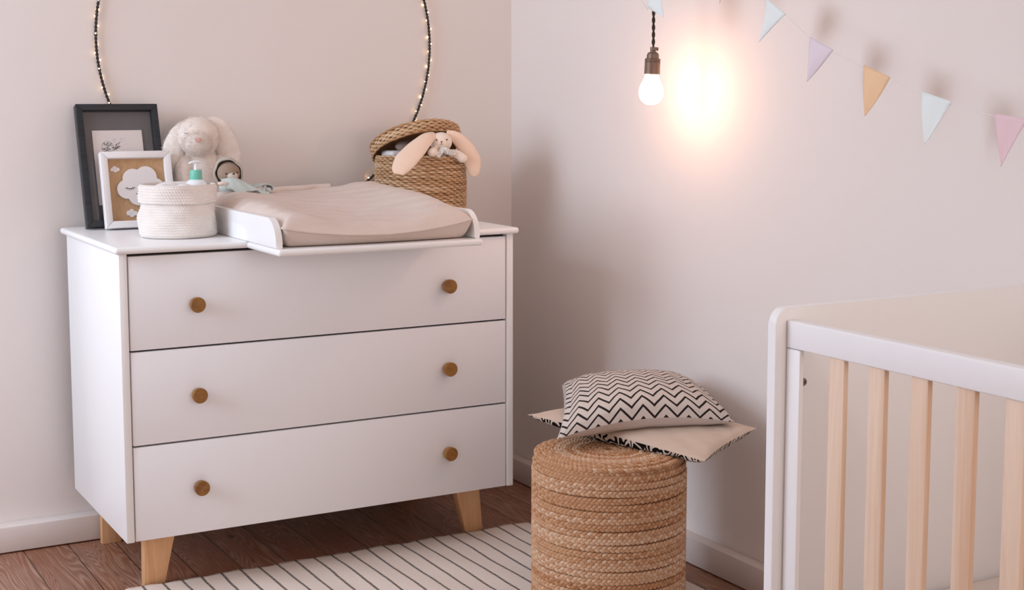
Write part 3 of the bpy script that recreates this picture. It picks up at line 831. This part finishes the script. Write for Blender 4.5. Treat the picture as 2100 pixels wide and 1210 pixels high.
# ------------------------------------------------------------------ bunting
bu = thing('bunting', (-.12, -1.7, 1.29), 'string of pastel triangular pennants strung along the right wall', 'bunting')
flags = [  # (y, z) of left top, right top, tip ; x ; material ; label
    ((-1.0200, 1.4435), (-1.0720, 1.5560), (-1.0920, 1.4160), -.19, 'flag_white', 'white pennant hanging in front of the bulb cord'),
    ((-1.1900, 1.5420), (-1.2640, 1.5100), (-1.2190, 1.4440), -.12, 'flag_orange', 'apricot pennant tip at the top edge'),
    ((-1.3890, 1.4460), (-1.4577, 1.4084), (-1.3654, 1.3485), -.12, 'flag_white', 'mint white pennant highest on the string'),
    ((-1.5380, 1.3555), (-1.6129, 1.3252), (-1.5318, 1.2581), -.12, 'flag_lilac', 'pale lilac pennant'),
    ((-1.7066, 1.2916), (-1.7831, 1.2657), (-1.7134, 1.1864), -.12, 'flag_orange', 'apricot pennant'),
    ((-1.8695, 1.2371), (-1.9490, 1.2173), (-1.8817, 1.1320), -.12, 'flag_white', 'mint white pennant between apricot and pink'),
    ((-2.0529, 1.1960), (-2.1330, 1.1870), (-2.0747, 1.0980), -.12, 'flag_pink', 'pink pennant at the right edge')]
st = [(-.21, -.93, 1.545)]
for i, (a, b, t, x_, m_, lb) in enumerate(flags):
    mb = MB()
    def pen(u, v, a=a, b=b, t=t, x_=x_, i=i):
        y_ = a[0] + (b[0] - a[0]) * u; z_ = a[1] + (b[1] - a[1]) * u
        y_ += (t[0] - y_) * v; z_ += (t[1] - z_) * v
        return (x_ + .004 * math.sin(u * 4 + i) * v * (1 - v) * 4 - .002, y_, z_)
    mb.grid(pen, 8, 12)
    o = mb.build('pennant', M[m_], bu, 0); o['label'] = lb
    md = o.modifiers.new('thick', 'SOLIDIFY'); md.thickness = .0014
    for q, zo in ((a, .0), (b, .0)): st.append((x_, q[0] - 0.0, q[1] - .006))
st.append((-.12, -2.35, 1.165)); st.append((-.12, -2.8, 1.20)); st.append((.018, -3.6, 1.5))
MB().tube(st, .0011, 6).build('string', M['string'], bu, 0)

# ------------------------------------------------------------------ cot
ct = thing('cot', (-.43, -2.9, 0), 'white cot with solid rounded end panel and pale pine slats', 'cot')
CX0, CX1, CY0, CY1 = -.776, -.075, -2.226, -3.60
def end_panel(y0, y1):
    r = .024; zt = .8985; pts = [(CX0, 0), (CX0, zt - r)]
    for i in range(1, 9): t = PI / 2 * i / 8; pts.append((CX0 + r - r * math.cos(t), zt - r + r * math.sin(t)))
    for i in range(9): t = PI / 2 * i / 8; pts.append((CX1 - r + r * math.sin(t), zt - r + r * math.cos(t)))
    pts += [(CX1, 0), (CX1 - .05, 0), (CX1 - .06, .12), (CX0 + .06, .12), (CX0 + .05, 0)]
    return MB().prism(pts, y0, y1, 1, .003)
hb = end_panel(CY0, CY0 + .020).build('headboard', M['crib_white'], ct)
end_panel(CY1 - .020, CY1).build('footboard', M['crib_white'], ct)
bo = MB().lathe([(.0, 0), (.0062, 0), (.0062, .0015), (.005, .003), (.0025, .0032), (.0022, .0018), (.0, .0018)], 24, cap=False)
bo.build('bolt', M['steel'], hb, mat=Matrix.Translation((-.7195, CY0, .778)) @ Matrix.Rotation(PI / 2, 4, 'X'))
for xa, xb in ((-.757, -.735), (CX1 - .04, CX1 - .018)):
    MB().box((xa, CY1, .8365), (xb, CY0 - .002, .8800), .0026, 3).build('top_rail', M['crib_white'], ct)
    MB().box((xa, CY1, .20), (xb, CY0 - .002, .245), .004, 3).build('bottom_rail', M['crib_white'], ct)
    for ya, yb in ((CY0 - .034, CY0 - .003), (CY1 + .003, CY1 + .034)):
        MB().box((xa, ya, .245), (xa + .009, yb, .8358), .002, 2).build('post', M['crib_white'], ct)
    xm = (xa + xb) / 2
    for i in range(15):
        y_ = -2.3385 - i * .0842
        MB().box((xm - .0075, y_ - .0165, .24), (xm + .0025, y_ + .0165, .84), .0025, 2).build('slat', M['slat'], ct)
MB().box((-.735, CY1, .245), (CX1 - .04, CY0 - .001, .268), 0).build('mattress_base', M['slat'], ct)
tag(MB().box((-.728, CY1 + .012, .2685), (CX1 - .045, CY0 - .006, .3935), .022, 4).build('mattress', M['sheet']), 'cream sheeted mattress inside the white cot', 'mattress')

# ------------------------------------------------------------------ rug
def rugf(u, v):
    x_ = -1.368 + u * (1.368 - .112); y_ = -.479 - v * 1.45
    if v == 0: y_ += .003 * math.sin(u * 60) + .002 * math.sin(u * 141)
    if u == 1: x_ += .004 * math.sin(v * 40)
    return (x_, y_, .0062 + .0012 * math.sin(x_ * 31 + y_ * 17))
r_ = MB(); r_.grid(rugf, 120, 120)
ru = r_.build('rug', M['rug'])
md = ru.modifiers.new('thick', 'SOLIDIFY'); md.thickness = .0045; md.offset = -1
tag(ru, 'cream cotton rug with thin broken black stripes under the pouf', 'rug')

# ------------------------------------------------------------------ jute pouf
pc = (-.390, -1.168); PR = .187; PH = .388; Z0 = .0095
pf = thing('pouf', (pc[0], pc[1], Z0), 'round pouf of braided natural jute standing on the striped rug', 'pouf')
def braid(mb, fn, length, sr, amp_l, amp_d, tint0, k=6):
    """three plaited strands; fn(s) -> point, lateral dir, out dir"""
    per = .034; m = max(3, round(length / per)); seg = int(m * 10)
    s_ = np.arange(seg) / seg
    for q in range(3):
        ph = s_ * m * 2 * PI + q * 2 * PI / 3
        lat = amp_l * np.sin(ph); dep = amp_d * np.sin(2 * ph)
        P, Lt, Ot = fn(s_)
        path = P + Lt * lat[:, None] + Ot * dep[:, None]
        tint = np.clip(tint0 + .10 * (q - 1) + .14 * np.sin(s_ * 2 * PI * 3 + q * 2 + tint0 * 20) + .10 * np.sin(2 * ph), 0, 1)
        mb.tube(path, sr, k, True, tint=tint, up=Ot, flat=.85)
rows = 24; rh = (PH - .012) / rows
jb = MB(); gg = np.random.default_rng(21)
for j in range(rows):
    z = Z0 + .005 + rh * (j + .5)
    rr = PR - .009 - (.012 * max(0, (j - rows + 3) / 2.5) ** 2 if j > rows - 3 else 0) - (.006 if j == 0 else 0)
    wz = gg.uniform(0, 6)
    def fn(s_, z=z, rr=rr, wz=wz):
        t = s_ * 2 * PI; c, d = np.cos(t), np.sin(t); zz = z + .0014 * np.sin(t * 2 + wz) 
        return (np.stack([pc[0] + rr * c, pc[1] + rr * d, zz], 1), np.tile([0, 0, 1.0], (len(t), 1)), np.stack([c, d, 0 * t], 1))
    braid(jb, fn, 2 * PI * rr, .0047, .0046, .0026, float(np.clip(gg.normal(.50, .13), .15, .9)))
jb.lathe([(PR - .012, Z0), (PR - .012, Z0 + PH - .02)], 64, (pc[0], pc[1], 0), cap=True)
jb.build('braided_side', M['jute'], pf, 0, tint=True)
jt = MB(); zt = Z0 + PH - .006
j = 0; rr = PR - .018
while rr > .008:
    zz0 = zt - .006 * max(0, (rr - (PR - .045)) / .03) ** 2 + .002
    def fn(s_, rr=rr, zz0=zz0, j=j):
        t = s_ * 2 * PI; c, d = np.cos(t), np.sin(t)
        rr_ = rr + .0012 * np.sin(t * 3 + j)
        return (np.stack([pc[0] + rr_ * c, pc[1] + rr_ * d, zz0 + 0 * t], 1), np.stack([c, d, 0 * t], 1), np.tile([0, 0, 1.0], (len(t), 1)))
    braid(jt, fn, 2 * PI * rr, .0046, .0045, .0026, float(np.clip(gg.normal(.5, .15), .1, .95)))
    rr -= .0148; j += 1
jt.lathe([(.0, zt - .006), (PR - .016, zt - .012)], 48, (pc[0], pc[1], 0), cap=False)
jt.build('braided_top', M['jute'], pf, 0, tint=True)

# ------------------------------------------------------------------ cushions
def cushion(name, corners, up_t, down_t, mats, seed, sag=None, inset=.055, rest=None):
    """corners fl, fr, br, bl of the seam; separate bulge upwards and downwards; rest(x, y): height it lies on"""
    C = [np.array(c, float) for c in corners]
    def surf(side):
        def f(u, v):
            x = 2 * u - 1; y = 2 * v - 1
            X = x * (1 - inset * (1 - y * y)); Y = y * (1 - inset * (1 - x * x))
            a, b = (X + 1) / 2, (Y + 1) / 2
            q = C[0] * (1 - a) * (1 - b) + C[1] * a * (1 - b) + C[2] * a * b + C[3] * (1 - a) * b
            h = ((1 - x * x) * (1 - y * y)); e = 1 - max(abs(x), abs(y))
            bl = (h ** .42) * (1 - .10 * h)
            wr = .0022 * noise2(u * 7, v * 6, seed) * min(1, e / .08) * (.4 + (1 - h))
            if sag: q[2] += sag(u, v, x, y)
            q[2] += side * (up_t if side > 0 else down_t) * bl + wr * (1 if side > 0 else .5)
            if rest:
                fl = rest(q[0], q[1])
                if fl is not None: q[2] = max(q[2], fl + (.0015 if side < 0 else .004)) if e > .03 else q[2]
            return q
        return f
    n_ = 64
    mb = MB(); t = surf(1); k = np.linspace(0, 1, n_ + 1)
    def arc(pts):
        d = np.r_[0, np.cumsum(np.linalg.norm(np.diff(np.array(pts), axis=0), axis=1))]; return d / d[-1]
    au = arc([t(q, .4) for q in k]); av = arc([t(.5, q) for q in k])
    mb.grid(t, n_, n_, 0, True)
    for f_ in mb.uv: mb.uv[f_] = [(float(np.interp(a, k, au)), float(np.interp(b, k, av))) for a, b in mb.uv[f_]]
    w_ = surf(-1); mb.grid(lambda u, v: w_(1 - u, v), n_, n_, 1, True)
    top_pts = np.array(mb.v[:(n_ + 1) ** 2])
    return mb.build(name, mats, smooth=70), top_pts
def on_pouf(x, y): return Z0 + PH + .001 if math.hypot(x - pc[0], y - pc[1]) < PR + .004 else None
lo, low_top = cushion('cushion', [(-.2753, -1.388, .402), (-.045, -1.290, .432), (-.17, -.86, .436), (-.4814, -.940, .445)], .022, .050, [M['beige'], M['leaf']], 4, rest=on_pouf)
tag(lo, 'plain beige cushion with black leaf print below, under the chevron cushion', 'cushion', 'cushions stacked on the pouf')
def on_low(x, y):
    d = (low_top[:, 0] - x) ** 2 + (low_top[:, 1] - y) ** 2; i = d.argmin()
    return low_top[i, 2] if d[i] < .0002 else on_pouf(x, y)
up, _ = cushion('cushion', [(-.524, -1.150, .432), (-.107, -1.284, .452), (-.012, -.98, .482), (-.315, -.83, .482)], .080, .048, [M['chevron'], M['ivory']], 9,
             sag=lambda u, v, x, y: .026 * (1 - x * x) * (1 - v) ** 2, rest=on_low)
tag(up, 'plump ivory cushion with black chevron zigzags, topmost on the pouf', 'cushion', 'cushions stacked on the pouf')
